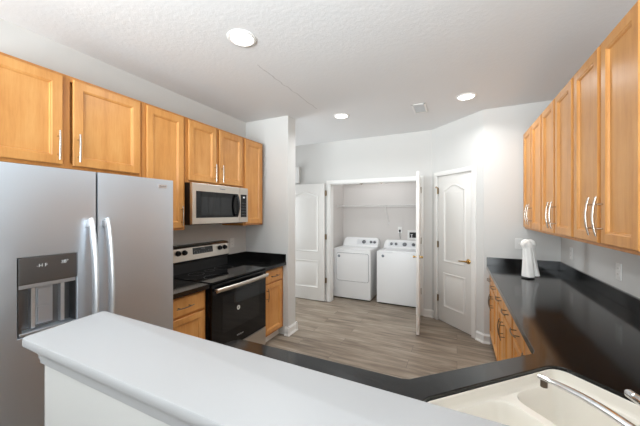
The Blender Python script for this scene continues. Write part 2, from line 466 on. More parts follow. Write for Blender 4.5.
def drawer_front(par, x0, x1, z0, z1):
    b = BM(); w, hh = x1-x0, z1-z0; P = [(0, 0), (w, 0), (w, hh), (0, hh)]
    st = [(0, -0.016), (0, -0.004), (0.006, -0.001), (0.012, 0)]
    rings = [[b.verts.new((x, -hgt, z)) for x, z in offset_poly(P, ins)] for ins, hgt in st]
    for A, B in zip(rings, rings[1:]):
        for q in range(4): b.faces.new((A[q], A[(q+1) % 4], B[(q+1) % 4], B[q]))
    b.faces.new(rings[-1]); b.faces.new(rings[0][::-1])
    o = link('drawer', b, M['maple'], par); o.location = (x0, 0, z0); return o
def carcass(par, w, d, z0, z1, name='cabinet_box', stile=0.038, mid=False):
    """box with a face frame whose front is 17 mm behind the doors; bottom panel recessed"""
    b = BM(); f = 0.017
    box(b, 0.0008, w-0.0008, f+0.019, d, z0+0.012, z1, 0)
    for x0, x1 in ((0.0008, stile), (w-stile, w-0.0008)): box(b, x0, x1, f, f+0.019, z0, z1, 0.001, 1)
    box(b, stile, w-stile, f+0.0003, f+0.019, z0, z0+0.035, 0.001, 1); box(b, stile, w-stile, f+0.0003, f+0.019, z1-0.035, z1, 0.001, 1)
    if mid: box(b, w/2-stile/2, w/2+stile/2, f+0.0005, f+0.019, z0+0.03, z1-0.03, 0.001, 1)
    box(b, 0.0008, 0.016, f+0.019, d, z0, z0+0.012); box(b, w-0.016, w-0.0008, f+0.019, d, z0, z0+0.012)
    box(b, 0.016, w-0.016, f+0.019, d, z0+0.010, z0+0.0125)
    return link(name, b, M['maple_edge'], par)
LX = -2.22          # door plane of the left wall cabinets
RX = 0.66           # and of the right ones
def wall_cab(label, side, y0, w, z0, z1, doors, depth, handle_z, HL=0.18, group=None, edge=0.02, pc=None):
    bow = 0.003 if side == 'L' else 0.014
    """doors: list of (x0,x1,handle_x)"""
    loc, rz = ((LX, y0, z0), PI/2) if side == 'L' else ((RX, y0, z0), -PI/2)
    t = thing('wall_cabinet', label, 'cabinet', loc, rz, group)
    carcass(t, w, depth, 0, z1-z0, mid=len(doors) > 1)
    for x0, x1, hx in doors:
        d = cab_door(t, x0, x1, edge, z1-z0-edge)
        if hx is not None: pull(d, hx-x0, handle_z - z0 - edge, HL, material=pc, bow=bow)
    return t
GL, GR = 'wall cabinets on the left wall', 'wall cabinets on the right wall'
# left run, from the camera towards the laundry
wall_cab('two door maple wall cabinet above the stainless fridge', 'L', 0.445, 0.960, 1.81, 2.405, [(0.03, 0.457, 0.432), (0.511, 0.938, 0.536)], 0.337, 1.945, group=GL)
wall_cab('tall single door maple wall cabinet between fridge and microwave', 'L', 1.407, 0.390, 1.372, 2.405, [(0.03, 0.368, 0.340)], 0.337, 1.50, group=GL)
wall_cab('short two door maple wall cabinet directly above the microwave', 'L', 1.799, 0.778, 1.808, 2.405, [(0.03, 0.362, 0.338), (0.409, 0.757, 0.433)], 0.337, 1.93, group=GL)
wall_cab('narrow single door maple wall cabinet at the right of the microwave', 'L', 2.579, 0.370, 1.378, 2.405, [(0.025, 0.338, None)], 0.337, 1.5, group=GL)
# right run, from the end wall towards the camera
def rdoors(): return [(0.02, 0.358, 0.332), (0.392, 0.730, 0.418)]
wall_cab('two door maple wall cabinet farthest along the right wall, above the towel', 'R', 3.825, 0.75, 1.352, 2.412, rdoors(), 0.337, 1.51, 0.20, group=GR)
wall_cab('middle two door maple wall cabinet on the right wall', 'R', 3.073, 0.75, 1.352, 2.412, rdoors(), 0.337, 1.51, 0.20, group=GR)
wall_cab('nearest two door maple wall cabinet on the right wall, at the frame edge', 'R', 2.321, 0.75, 1.352, 2.412, rdoors(), 0.337, 1.51, 0.20, group=GR)

def base_cab(label, loc, rz, w, depth, cols, toe_mat, group=None, pc=None, lb=None):
    """cols: list of (x0,x1,pull_side) each with a drawer over a door"""
    t = thing('base_cabinet', label, 'cabinet', loc, rz, group)
    b = BM(); f = 0.017; z1 = 0.874
    box(b, 0.0008, w-0.0008, f, depth, 0.105, z1, 0.001, 1); link('cabinet_box', b, M['maple_edge'], t)
    b = BM(); box(b, 0.001, w-0.001, f+0.065, f+0.082, 0, 0.106); link('toe_kick', b, toe_mat, t)
    for x0, x1, hs in cols:
        dr = drawer_front(t, x0, x1, 0.715, 0.855); pull(dr, (x1-x0)/2, 0.07, min(0.16, (x1-x0)*0.5), False, pc)
        d = cab_door(t, x0, x1, 0.13, 0.695, stile=0.05)
        hx = 0.028 if hs == 'l' else (x1-x0)-0.028
        pull(d, hx, 0.565-0.105, 0.15, material=pc)
    return t
GBL, GBR = 'base cabinets beside the range', 'base cabinets along the right wall'
base_cab('maple base cabinet between the stainless fridge and the range', (-1.948, 1.325, 0), PI/2, 0.462, 0.605, [(0.02, 0.44, 'l')], M['maple_edge'], GBL, M['pull_dark'])
base_cab('narrow maple base cabinet between range and white partition wall', (-1.948, 2.582, 0), PI/2, 0.423, 0.605, [(0.03, 0.378, 'l')], M['trim'], GBL, M['pull_dark'])
xr = 0.338
base_cab('maple base cabinet farthest along the right counter, by the pantry corner', (xr, 3.838, 0), -PI/2, 0.765, 0.655, [(0.03, 0.37, 'r'), (0.395, 0.735, 'l')], M['maple_edge'], GBR, M['pull_dark'])
base_cab('middle maple base cabinet under the right counter', (xr, 3.072, 0), -PI/2, 0.765, 0.655, [(0.03, 0.37, 'r'), (0.395, 0.735, 'l')], M['maple_edge'], GBR, M['pull_dark'])
base_cab('maple base cabinet on the right nearest the corner sink', (xr, 2.306, 0), -PI/2, 0.765, 0.655, [(0.03, 0.37, 'r'), (0.395, 0.735, 'l')], M['maple_edge'], GBR, M['pull_dark'])
# corner sink base: open-topped five sided box with a pair of doors on the diagonal
t = thing('base_cabinet', 'diagonal maple corner cabinet carrying the biscuit sink', 'cabinet', (0, 0, 0))
b = BM()
P = [(0.338, 1.535), (0.994, 1.535), (0.994, 0.572), (-0.17, 0.572), (-0.17, 1.045)]
loft(b, [[(x, y, 0.105) for x, y in P], [(x, y, 0.62) for x, y in P]], True, True)
for i in range(5):
    a, c = Vector((*P[i], 0)), Vector((*P[(i+1) % 5], 0)); dd = (c-a); q = BM()
    box(q, 0.0, dd.length, -0.012, 0.0, 0.62, 0.874); merge(b, q, Matrix.Translation(a) @ Matrix.Rotation(math.atan2(dd.y, dd.x), 4, 'Z'))
link('cabinet_box', b, M['maple_edge'], t)
f0 = Vector((-0.17, 1.045, 0)); f1 = Vector((0.338, 1.535, 0)); dd = f1-f0; nn = Vector((-dd.y, dd.x, 0)).normalized()
for k in range(2):
    d = cab_door(t, 0, dd.length/2-0.03, 0.13, 0.85); d.rotation_euler = (0, 0, math.atan2(dd.y, dd.x)+PI)
    p = f0 + dd*(1.0-0.03-k*0.48) + nn*0.020; d.location = (p.x, p.y, 0.13)
    pull(d, 0.03 if k else dd.length/2-0.06, 0.62, 0.15, material=M['pull_dark'])
# cabinet of the short peninsula run
t = thing('base_cabinet', 'maple base cabinet in the peninsula behind the white half wall', 'cabinet', (-0.172, 1.063, 0), PI)
b = BM(); box(b, 0.0, 0.75, 0.017, 0.488, 0.105, 0.874, 0.001, 1); link('cabinet_box', b, M['maple_edge'], t)
b = BM(); box(b, 0.0, 0.75, 0.08, 0.097, 0, 0.106); link('toe_kick', b, M['maple_edge'], t)
for x0, x1, hx in ((0.02, 0.365, 0.315), (0.385, 0.73, 0.03)):
    d = cab_door(t, x0, x1, 0.13, 0.855, stile=0.05); pull(d, hx, 0.62, 0.15, material=M['pull_dark'])

# ------------------------------------------------------------------ countertops
CZ0, CZ1 = 0.8755, 0.914
t = thing('countertop', 'black countertop between the fridge and the range', 'countertop', (0, 0, 0))
b = BM(); box(b, -2.559, -1.918, 1.322, 1.789, CZ0, CZ1, 0.003); link('worktop', b, M['counter'], t)
b = BM(); box(b, -2.559, -2.540, 1.322, 1.789, CZ1, 1.008, 0.002); link('backsplash', b, M['counter'], t)
t = thing('countertop', 'black countertop between the range and the partition wall', 'countertop', (0, 0, 0))
b = BM(); box(b, -2.559, -1.918, 2.576, 3.009, CZ0, CZ1, 0.003); link('worktop', b, M['counter'], t)
b = BM(); box(b, -2.559, -2.540, 2.576, 3.009, CZ1, 1.010, 0.002); box(b, -2.540, -1.922, 2.990, 3.009, CZ1, 1.010, 0.002); link('backsplash', b, M['counter'], t)
# big L with the diagonal corner
S = math.sqrt(0.5)
def uv(u, v): return ((u-v)*S, (u+v)*S)
U0, U1, V0, V1 = 0.605, 1.290, 0.395, 0.777
hole = [uv(u, v) for u, v in rrect(U0, U1, V0, V1, 0.055)]
outer = [(0.999, 0.570), (0.999, 3.843), (0.310, 3.843), (0.310, 1.56), (0.300, 1.523), (-0.160, 1.090), (-0.185, 1.083)]
for k in range(7):
    a = math.radians(90 + 90*k/6); outer.append((-0.92 + 0.06*math.cos(a), 1.02 + 0.06*math.sin(a)))
outer += [(-0.98, 0.570)]
t = thing('countertop', 'long black countertop wrapping the right wall and the corner sink', 'countertop', (0, 0, 0))
b = BM(); slab_holes(b, outer, [hole], CZ0, CZ1); w = link('worktop', b, M['counter'], t)
bv = w.modifiers.new('bevel', 'BEVEL'); bv.width = 0.004; bv.segments = 2; bv.limit_method = 'ANGLE'
b = BM(); box(b, 0.980, 0.999, 0.570, 3.843, CZ1+0.0005, 1.008, 0.002); box(b, 0.312, 0.980, 3.824, 3.843, CZ1+0.0005, 1.008, 0.002); link('backsplash', b, M['counter'], t)

# sink
t = thing('sink', 'biscuit double bowl corner sink set into the black countertop', 'sink', (0, 0, 0))
b = BM()
e = 0.0012; ZR = 0.901; ZD = 0.858; ZB = 0.70
out = rrect(U0+e, U1-e, V0+e, V1-e, 0.054)
um = 0.985; ins = 0.0085
bowls = [rrect(U0+0.020, um-0.016, V0+0.020, V1-0.020, 0.06), rrect(um+0.016, U1-0.020, V0+0.020, V1-0.020, 0.06)]
def ring(P, z, ins=0): return [(*uv(u, v), z) for u, v in (offset_poly(P, ins) if ins else P)]
loft(b, [ring(out, 0.872), ring(out, ZR-0.003), ring(out, ZR, 0.002), ring(out, ZR-0.002, 0.006), ring(out, ZD+0.014, 0.011), ring(out, ZD+0.004, 0.013), ring(out, ZD, 0.017)], False)
q = BM(); slab_holes(q, offset_poly(out, 0.017), bowls, None, ZD)
for v_ in q.verts: v_.co = Vector((*uv(v_.co.x, v_.co.y), ZD))
merge(b, q)
for P in bowls:
    loft(b, [ring(P, ZD), ring(P, ZD-0.002, 0.0015), ring(P, ZD-0.008, 0.004), ring(P, ZD-0.03, 0.008), ring(P, ZB+0.04, 0.016), ring(P, ZB+0.012, 0.026), ring(P, ZB, 0.046)])
bmesh.ops.remove_doubles(b, verts=b.verts[:], dist=0.0004)
link('basin', b, M['sink'], t, True)
for P in bowls:
    cu = sum(p[0] for p in P)/len(P); cv = sum(p[1] for p in P)/len(P); X, Y = uv(cu, cv)
    b = BM(); lathe(b, [(0.043, 0.0005), (0.043, 0.003), (0.036, 0.004), (0.030, 0.001), (0, 0.001)], 24, Matrix.Translation((X, Y, ZB))); link('drain', b, M['chrome'], t, True)

# faucet
FB = Vector((0.455, 0.895, CZ1))
t = thing('faucet', 'chrome single lever kitchen faucet behind the corner sink', 'faucet', FB)
b = BM(); lathe(b, [(0.030, 0), (0.030, 0.006), (0.025, 0.012), (0.023, 0.075), (0.025, 0.08), (0.025, 0.105), (0.018, 0.118), (0, 0.12)], 28); link('faucet_body', b, M['chrome'], t, True)
tip = Vector((0.236, 1.118, 1.008)) - FB
pts = [Vector((0, 0, 0.055))]
for k in range(1, 15):
    s = k/14; p = Vector((tip.x*s, tip.y*s, 0.055 + (tip.z-0.055)*s + 0.022*math.sin(PI*s))); pts.append(p)
b = BM(); tube(b, pts, [0.0145 - 0.0045*k/14 for k in range(15)], 14, True, (1.0, 0.75))
dirn = (pts[-1]-pts[-2]).normalized()
link('spout', b, M['chrome'], t, True)
b = BM(); p = pts[-1]-dirn*0.014; tube(b, [p+Vector((0, 0, -0.004)), p+Vector((0, 0, -0.026))], 0.0095, 16); link('aerator', b, M['pull_dark'], t, True)
b = BM(); ld = (Vector((0.405, 1.034, 1.055))-FB)
tube(b, [Vector((0, 0, 0.112)), ld*0.35+Vector((0, 0, 0.076)), ld*0.7+Vector((0, 0, 0.040)), ld*0.95 + Vector((0, 0, 0.006)), ld], [0.014, 0.013, 0.0125, 0.011, 0.005], 14)
link('lever', b, M['chrome'], t, True)

# white ledge on the half wall
t = thing('bar_ledge', 'long white painted bar ledge capping the half wall in the foreground', 'ledge', (0, 0, 0))
LY0, LY1 = 0.381, 0.613
LP = [(-1.194, 0.381), (0.999, 0.383), (0.999, 0.590), (-1.238, 0.630)]
def round_poly(P, r, n=4):
    out = []
    for i in range(len(P)):
        a, b, c = Vector(P[i-1]), Vector(P[i]), Vector(P[(i+1) % len(P)])
        p, q = b + (a-b).normalized()*r, b + (c-b).normalized()*r
        for k in range(n+1):
            s = k/n; w = (1-s)*(1-s)*p + 2*s*(1-s)*b + s*s*q; out.append((w.x, w.y))
    return out
def rect_ring(o, z): # outline grown by o from the ledge edge
    return [(min(x, 0.999), y, z) for x, y in round_poly(offset_poly(LP, -o), 0.018 if o > -0.01 else 0.006)]
b = BM()
loft(b, [rect_ring(-0.003, LZ-0.027), rect_ring(0, LZ-0.023), rect_ring(0, LZ-0.005), rect_ring(-0.0015, LZ-0.0015), rect_ring(-0.005, LZ)], True, True)
link('ledge_top', b, M['ledge'], t, True)
b = BM()
prof = [(-0.012, -0.0275), (-0.013, -0.036), (-0.020, -0.046), (-0.028, -0.055), (-0.031, -0.062), (-0.031, -0.071), (-0.034, -0.073), (-0.034, -0.084), (-0.038, -0.089), (-0.0425, -0.090)]
loft(b, [rect_ring(o, LZ+z) for o, z in prof], True, True)
link('crown_moulding', b, M['ledge'], t, True)

# ------------------------------------------------------------------ fridge
t = thing('refrigerator', 'tall stainless side by side refrigerator with water dispenser', 'fridge', (-1.752, 0.400, 0), PI/2)
FW = 0.918; seam = 0.458
b = BM(); box(b, 0.004, FW-0.004, 0.078, 0.785, 0.03, 1.735, 0.004); link('fridge_body', b, M['steel_dark'], t)
b = BM(); box(b, seam-0.0035, seam+0.0035, 0.012, 0.078, 0.10, 1.742); link('door_gasket', b, M['black_matte'], t)
b = BM(); box(b, 0.02, FW-0.02, 0.03, 0.078, 0.015, 0.095, 0.004)
link('grille', b, M['black_matte'], t)
def slab_recess(b, x0, x1, z0, z1, y0, y1, hx0, hx1, hz0, hz1, dep, bev=0.008):
    def rg(a, c, d, e, y): return [(a, y, d), (c, y, d), (c, y, e), (a, y, e)]
    O = [rg(x0, x1, z0, z1, y1), rg(x0, x1, z0, z1, y0+bev), rg(x0+bev*0.3, x1-bev*0.3, z0+bev*0.3, z1-bev*0.3, y0+bev*0.3), rg(x0+bev, x1-bev, z0+bev, z1-bev, y0)]
    I = [rg(hx0, hx1, hz0, hz1, y0), rg(hx0+0.003, hx1-0.003, hz0+0.003, hz1-0.003, y0+0.004), rg(hx0+0.006, hx1-0.006, hz0+0.006, hz1-0.006, y0+dep)]
    loft(b, O+I, True, True)
dx0, dx1, dz0, dz1 = 0.148, 0.372, 0.965, 1.328
b = BM(); slab_recess(b, 0.002, seam-0.004, 0.10, 1.748, 0.0, 0.074, dx0, dx1, dz0, dz1, 0.062, 0.003)
dl = link('door', b, M['steel'], t, True); dl['label'] = 'left stainless door with the dispenser recess'
b = BM(); box(b, seam+0.004, FW-0.002, 0.0, 0.074, 0.10, 1.748, 0.003, 2); dr = link('door', b, M['steel'], t, True); dr['label'] = 'right stainless door with a small badge'
for par, hx, ln in ((dl, seam-0.037, 0), (dr, seam+0.038, 0)):
    b = BM(); pts = []; n = 18
    for k in range(n+1):
        s = k/n; z = 0.72 + (1.495-0.72)*s
        pts.append((hx, -0.016 - 0.050*math.sin(PI*s)**0.7, z))
    tube(b, pts, [0.023]*(n+1), 16, True, (1.0, 0.5))
    for z in (0.745, 1.47):
        box(b, hx-0.016, hx+0.016, -0.030, 0.001, z-0.017, z+0.017, 0.004)
    link('handle', b, M['handle_bright'], par, True)
# dispenser
b = BM(); e0, e1, e2, e3 = dx0+0.0062, dx1-0.0062, dz0+0.0062, dz1-0.0062
box(b, e0, e0+0.012, 0.006, 0.0605, e2, e3, 0.001); box(b, e1-0.003, e1, 0.006, 0.0605, e2, e3, 0.001); box(b, e0+0.0125, e1-0.0035, 0.0575, 0.0605, e2, e3, 0.001)
lr = link('dispenser_recess', b, M['steel_dark'], dl); lr['label'] = 'dark grey lining of the dispenser recess'
b = BM(); box(b, dx0+0.004, dx1-0.004, -0.003, 0.050, 1.203, dz1-0.004, 0.003); cp = link('control_panel', b, M['steel_dark'], t)
cp['label'] = 'dark grey dispenser control panel'
text('display_text', '38°', 0.022, M['print'], cp, (0.318, -0.0034, 1.288), FRONT)
text('display_text', '-H F', 0.022, M['print'], cp, (0.232, -0.0034, 1.283), FRONT)
b = BM(); box(b, dx0+0.007, dx1-0.007, 0.004, 0.058, 1.183, 1.202, 0.004); link('dispenser_lip', b, M['steel'], dl)
b = BM(); box(b, dx0+0.075, dx0+0.140, 0.040, 0.060, 1.000, 1.178, 0.004)
box(b, dx0+0.082, dx0+0.133, 0.034, 0.042, 1.090, 1.170, 0.003); box(b, dx0+0.082, dx0+0.133, 0.034, 0.042, 1.008, 1.084, 0.003); link('paddle', b, M['steel'], dl)
b = BM(); box(b, dx0+0.056, dx0+0.071, 0.028, 0.060, 0.990, 1.180, 0.004); link('guide_rail', b, M['handle_bright'], dl); b = BM(); box(b, dx0+0.166, dx0+0.182, 0.028, 0.060, 0.990, 1.180, 0.004); link('guide_rail', b, M['handle_bright'], dl)
b = BM(); box(b, dx0+0.007, dx1-0.007, 0.000, 0.060, dz0+0.007, dz0+0.020, 0.003); link('drip_tray', b, M['steel'], dl)
b = BM(); box(b, 0.806, 0.868, -0.0025, 0.001, 1.693, 1.713, 0.001); bd = link('badge', b, M['handle_bright'], t)
text('badge_text', 'Whirlpool', 0.012, M['logo_blue'], bd, (0.837, -0.0028, 1.703), FRONT)

# ------------------------------------------------------------------ range
t = thing('range', 'stainless and black electric range with glass oven door', 'stove', (-1.902, 1.797, 0), PI/2)
RW = 0.772
b = BM(); box(b, 0.004, RW-0.004, 0.045, 0.652, 0.02, 0.905, 0.003); link('range_body', b, M['black_satin'], t)
b = BM(); box(b, 0, RW, 0.005, 0.560, 0.906, 0.921, 0.005); ct = link('cooktop', b, M['black_gloss'], t)
b = BM()
for cx, cy, r in ((0.20, 0.16, 0.105), (0.57, 0.16, 0.085), (0.20, 0.42, 0.075), (0.57, 0.42, 0.10), (0.385, 0.44, 0.05)):
    loft(b, [[(cx + rr*math.cos(2*PI*k/40), cy + rr*math.sin(2*PI*k/40), z) for k in range(40)] for rr, z in ((r, 0.9210), (r, 0.9213), (r-0.003, 0.9213), (r-0.003, 0.9210))], False)
link('burner_marks', b, M['steel_dark'], ct)
# backguard: black foot, sloped stainless panel
b = BM(); extrude_profile(b, [(0.56, 0.906), (0.655, 0.906), (0.655, 1.195), (0.575, 1.195), (0.552, 1.17), (0.540, 1.05), (0.545, 1.03), (0.560, 1.02)], 0.0, RW); bgd = link('backguard', b, M['black_satin'], t)
b = BM(); extrude_profile(b, [(0.5385, 1.046), (0.549, 1.046), (0.560, 1.166), (0.584, 1.1925), (0.5735, 1.1955), (0.5500, 1.171)], -0.002, RW+0.002); pn = link('control_panel', b, M['steel_warm'], t)
def on_panel(x, z): # point on the sloped panel
    f = (z-1.046)/(1.171-1.046); return Vector((x, 0.5385 + f*0.0115, z))
rotp = Matrix.Rotation(PI/2, 4, 'X') 
for x in (0.093, 0.166, 0.632, 0.708):
    b = BM(); lathe(b, [(0.027, 0), (0.027, 0.006), (0.021, 0.009), (0.019, 0.026), (0.016, 0.029), (0, 0.029)], 24, Matrix.Translation(on_panel(x, 1.128)+Vector((0, 0, 0))) @ rotp)
    box(b, x-0.004, x+0.004, on_panel(x, 1.128).y-0.034, on_panel(x, 1.128).y-0.02, 1.112, 1.144, 0.001)
    link('knob', b, M['black_matte'], pn, True)
b = BM(); p0, p1 = on_panel(0.26, 1.098), on_panel(0.53, 1.164)
extrude_profile(b, [(p0.y-0.003, p0.z), (p0.y+0.002, p0.z), (p1.y+0.002, p1.z), (p1.y-0.003, p1.z)], 0.265, 0.528); link('display', b, M['display'], pn)
for i in range(8):
    for z in (1.11, 1.125):
        if 2 < i < 6 and z > 1.12: continue
        p = on_panel(0.285 + i*0.031, z); b = BM(); box(b, p.x-0.006, p.x+0.006, p.y-0.0042, p.y-0.0025, z-0.002, z+0.002); link('touch_key', b, M['knob_grey'], pn)
p = on_panel(0.395, 1.148)
b = BM(); box(b, p.x-0.024, p.x+0.024, p.y-0.0042, p.y-0.0025, 1.143, 1.155); link('clock_display', b, M['knob_grey'], pn)
# oven door
b = BM(); box(b, 0.002, RW-0.002, 0.0, 0.044, 0.275, 0.897, 0.006, 3); od = link('oven_door', b, M['black_gloss'], t)
b = BM(); box(b, 0.12, RW-0.12, -0.0022, 0.001, 0.435, 0.775, 0.0012, 1); ow = link('oven_window', b, M['oven_glass'], od)
b = BM(); n = 16; R1, R2 = [], []
pts = [(0.022 + (RW-0.044)*k/n, -0.040 - 0.014*math.sin(PI*k/n), 0.850) for k in range(n+1)]
tube(b, pts, [0.019]*(n+1), 12, True, (0.6, 1.0))
for x in (0.045, RW-0.045): box(b, x-0.012, x+0.012, -0.040, 0.002, 0.840, 0.860, 0.003)
link('handle', b, M['steel_warm'], od, True)
text('badge_text', 'Whirlpool', 0.022, M['handle_bright'], od, (RW/2-0.03, -0.0006, 0.352), FRONT)
b = BM(); lathe(b, [(0.021, 0), (0.021, 0.001), (0, 0.001)], 28, Matrix.Translation((0.330, -0.0022, 0.615)) @ rotp); st = link('reflection_disc', b, M['plate'], t); st['label'] = 'small round white disc modelled for a reflection on the oven glass'  # reflection in the oven glass, modelled as a white disc
b = BM(); lathe(b, [(0.011, 0), (0.011, 0.0006), (0, 0.0006)], 20, Matrix.Translation((0.330, -0.0033, 0.615)) @ rotp); link('round_mark', b, M['knob_grey'], st)  # grey centre of the modelled reflection
b = BM(); box(b, 0.002, RW-0.002, 0.002, 0.044, 0.075, 0.268, 0.006, 2); link('storage_drawer', b, M['steel_warm'], t)
b = BM(); box(b, 0.01, RW-0.01, 0.06, 0.64, 0.0, 0.021, 0.002); link('base', b, M['black_matte'], t)

# ------------------------------------------------------------------ microwave
t = thing('microwave', 'stainless over the range microwave hung under the maple cabinet', 'microwave', (-2.150, 1.803, 1.418), PI/2)
MW, MH = 0.760, 0.386
b = BM(); box(b, 0.0, MW, 0.030, 0.405, 0.0, MH, 0.003); link('microwave_body', b, M['black_satin'], t)
b = BM(); box(b, 0.02, MW-0.02, 0.06, 0.38, -0.006, 0.001, 0.002); link('vent_base', b, M['black_matte'], t)
b = BM(); box(b, 0.0, 0.620, 0.0, 0.0295, 0.003, MH-0.002, 0.004); md = link('door', b, M['steel_warm'], t)
b = BM(); box(b, 0.045, 0.595, -0.002, 0.001, 0.062, MH-0.075, 0.001, 1); mg = link('door_glass', b, M['black_gloss'], md)
b = BM(); box(b, 0.095, 0.500, -0.0032, -0.0018, 0.085, MH-0.125, 0.0005, 1); link('window', b, M['oven_glass'], md)
b = BM(); n = 14
pts = [(0.560, -0.022 - 0.026*math.sin(PI*k/n), 0.075 + (MH-0.160)*k/n) for k in range(n+1)]
tube(b, pts, [0.014]*(n+1), 12, True, (1.0, 0.7))
for z in (0.088, MH-0.098): box(b, 0.551, 0.569, -0.026, 0.0, z-0.010, z+0.010, 0.003)
link('handle', b, M['black_satin'], md, True)
b = BM(); box(b, 0.622, MW, 0.0, 0.0295, 0.003, MH-0.002, 0.004); mp = link('control_panel', b, M['steel_warm'], t)
b = BM(); box(b, 0.640, 0.735, -0.002, 0.001, 0.060, MH-0.075, 0.001, 1); kp = link('keypad', b, M['black_gloss'], t)
b = BM(); box(b, 0.675, 0.705, -0.0028, -0.0019, MH-0.115, MH-0.098); link('clock_display', b, M['print'], kp)
for i in range(3):
    for j in range(5):
        b = BM(); box(b, 0.655+i*0.025, 0.667+i*0.025, -0.0026, -0.0019, 0.085+j*0.032, 0.090+j*0.032); link('key', b, M['knob_grey'], kp)
text('badge_text', 'Whirlpool', 0.018, M['logo_blue'], md, (0.37, -0.0006, MH-0.038), FRONT)

# ------------------------------------------------------------------ dryer and washer
def laundry(name, label, loc, w, h, dryer):
    t = thing(name, label, name, loc)
    b = BM(); box(b, 0, w, 0.0, 0.70, 0.02, h-0.012, 0.012, 3); link('cabinet', b, M['appl'], t, True)
    b = BM(); box(b, 0.0, w, -0.004, 0.52, h-0.0125, h, 0.005, 2); tp = link('top', b, M['appl'], t, True)
    b = BM(); box(b, 0.02, w-0.02, 0.03, 0.68, 0.0, 0.021); link('base', b, M['gap'], t)
    # console: rounded ends, sloped face
    b = BM(); rings = []
    hc = 0.165 if dryer else 0.15
    for x, k in ((0.0, 0.55), (0.006, 0.75), (0.022, 0.92), (0.05, 1.0), (w-0.05, 1.0), (w-0.022, 0.92), (w-0.006, 0.75), (w, 0.55)):
        hz = h-0.004 + hc*k
        rings.append([(x, 0.49, h-0.006), (x, 0.50, h+0.012), (x, 0.575-0.03*(1-k), hz-0.012), (x, 0.60, hz), (x, 0.66, hz), (x, 0.698, hz-0.03), (x, 0.698, h-0.006)])
    loft(b, rings, True, True); cn = link('console', b, M['appl'], t, True)
    def face(x, z): f = (z-(h+0.012))/(hc-0.028); return (x, 0.50 + 0.075*f, z)
    ang = math.atan2(0.075, hc-0.028)
    def dial(x, z, r, m):
        b = BM(); lathe(b, [(r*1.25, 0), (r*1.25, 0.004), (r, 0.006), (r*0.9, 0.026), (r*0.75, 0.029), (0, 0.029)], 24, Matrix.Translation(face(x, z)) @ Matrix.Rotation(PI/2 - ang, 4, 'X'))
        return link('knob', b, m, cn, True)
    b = BM(); pz0, pz1 = h+0.035, h+hc-0.035; f0, f1 = face(0, pz0), face(0, pz1)
    extrude_profile(b, [(f0[1]-0.002, pz0), (f0[1]+0.004, pz0), (f1[1]+0.004, pz1), (f1[1]-0.002, pz1)], w*0.12 if not dryer else w*0.40, w*0.95); link('fascia', b, M['appl_grey'], cn)
    zc = h + hc*0.5
    if dryer:
        dial(w*0.60, zc, 0.030, M['knob_grey']); dial(w*0.80, zc, 0.021, M['knob_grey']); dial(w*0.90, zc, 0.021, M['knob_grey'])
        b = BM(); relief(b, rrect(0.075, 0.655*w/0.69, 0.325, 0.812, 0.035), [(0, -0.002), (0.0, 0.008), (0.004, 0.012), (0.016, 0.012), (0.022, 0.009), (0.03, 0.009)], 0.0)
        d = link('dryer_door', b, M['appl'], t, True)
        b = BM(); relief(b, rrect(0.070, 0.660*w/0.69, 0.320, 0.817, 0.038), [(0, -0.001), (0, 0.0015), (0.003, 0.0015)], 0.0); link('door_seal', b, M['knob_grey'], t)
        lx, lz, ly = 0.118, 0.756, -0.009
    else:
        for q, r in ((0.20, 0.021), (0.32, 0.021), (0.54, 0.030), (0.76, 0.025)): dial(w*q, zc, r, M['knob_grey'])
        b = BM(); box(b, 0.03, w-0.03, 0.03, 0.46, h-0.001, h+0.010, 0.006, 2); ld = link('lid', b, M['appl'], t, True)
        b = BM(); box(b, 0.09, w-0.09, 0.08, 0.40, h+0.0098, h+0.0112, 0.0005, 1); lg = link('lid_window', b, M['appl_grey'], ld)
        lx, lz, ly = 0.105, 0.803, 0.0
    b = BM(); lathe(b, [(0.022, 0), (0.022, 0.0016), (0.019, 0.002), (0, 0.002)], 28, Matrix.Translation((lx, ly, lz)) @ rotp)
    lg = link('round_mark', b, M['logo_blue'], t)
    b = BM(); pts = []
    for k in range(26):
        a = k*0.42; r = 0.004 + 0.011*k/25; pts.append((lx + r*math.cos(a), ly-0.0026, lz + r*math.sin(a)*0.8))
    tube(b, pts, 0.0011, 6); link('swirl', b, M['print'], lg)
    return t
laundry('dryer', 'white front loading dryer left in the laundry closet', (-2.020, 4.735, 0), 0.690, 0.885, True)
laundry('washer', 'white top loading washer with knobs on its console right of the dryer', (-1.222, 4.735, 0), 0.690, 0.878, False)

# wire shelf, brace, supply box, outlet with plug and cord in the closet
t = thing('wire_shelf', 'white ventilated wire shelf across the laundry closet', 'shelf', (0, 0, 0))
sz, sy0, sy1 = 1.668, 5.13, 5.435
b = BM(); n = 62
for k in range(n):
    x = -2.08 + (2.08-0.43)*k/(n-1); tube(b, [(x, sy1, sz), (x, sy0, sz), (x, sy0-0.002, sz-0.028)], 0.0022, 5)
for y, z in ((sy0, sz-0.003), (sy0-0.002, sz-0.030), (sy1-0.01, sz-0.004), (sy0+0.15, sz-0.004)): tube(b, [(-2.095, y, z), (-0.405, y, z)], 0.0055, 6)
link('shelf_wires', b, M['wire'], t, True)
for x0 in (-2.099, -0.411):
    b = BM(); box(b, x0, x0+0.010, sy0-0.012, sy0+0.03, sz-0.045, sz+0.014, 0.002); link('end_bracket', b, M['wire'], t)
b = BM(); tube(b, [(-1.165, sy0+0.005, sz-0.03), (-1.165, 5.430, sz-0.33)], 0.006, 8); box(b, -1.177, -1.153, 5.424, 5.4385, sz-0.36, sz-0.315, 0.003); link('brace', b, M['wire'], t)
t = thing('outlet', 'white outlet with a dark plug on the closet wall above the washer', 'outlet', (-0.962, 5.4385, 1.205))
b = BM(); box(b, -0.036, 0.036, -0.006, 0, -0.058, 0.058, 0.002); link('cover_plate', b, M['plate'], t)
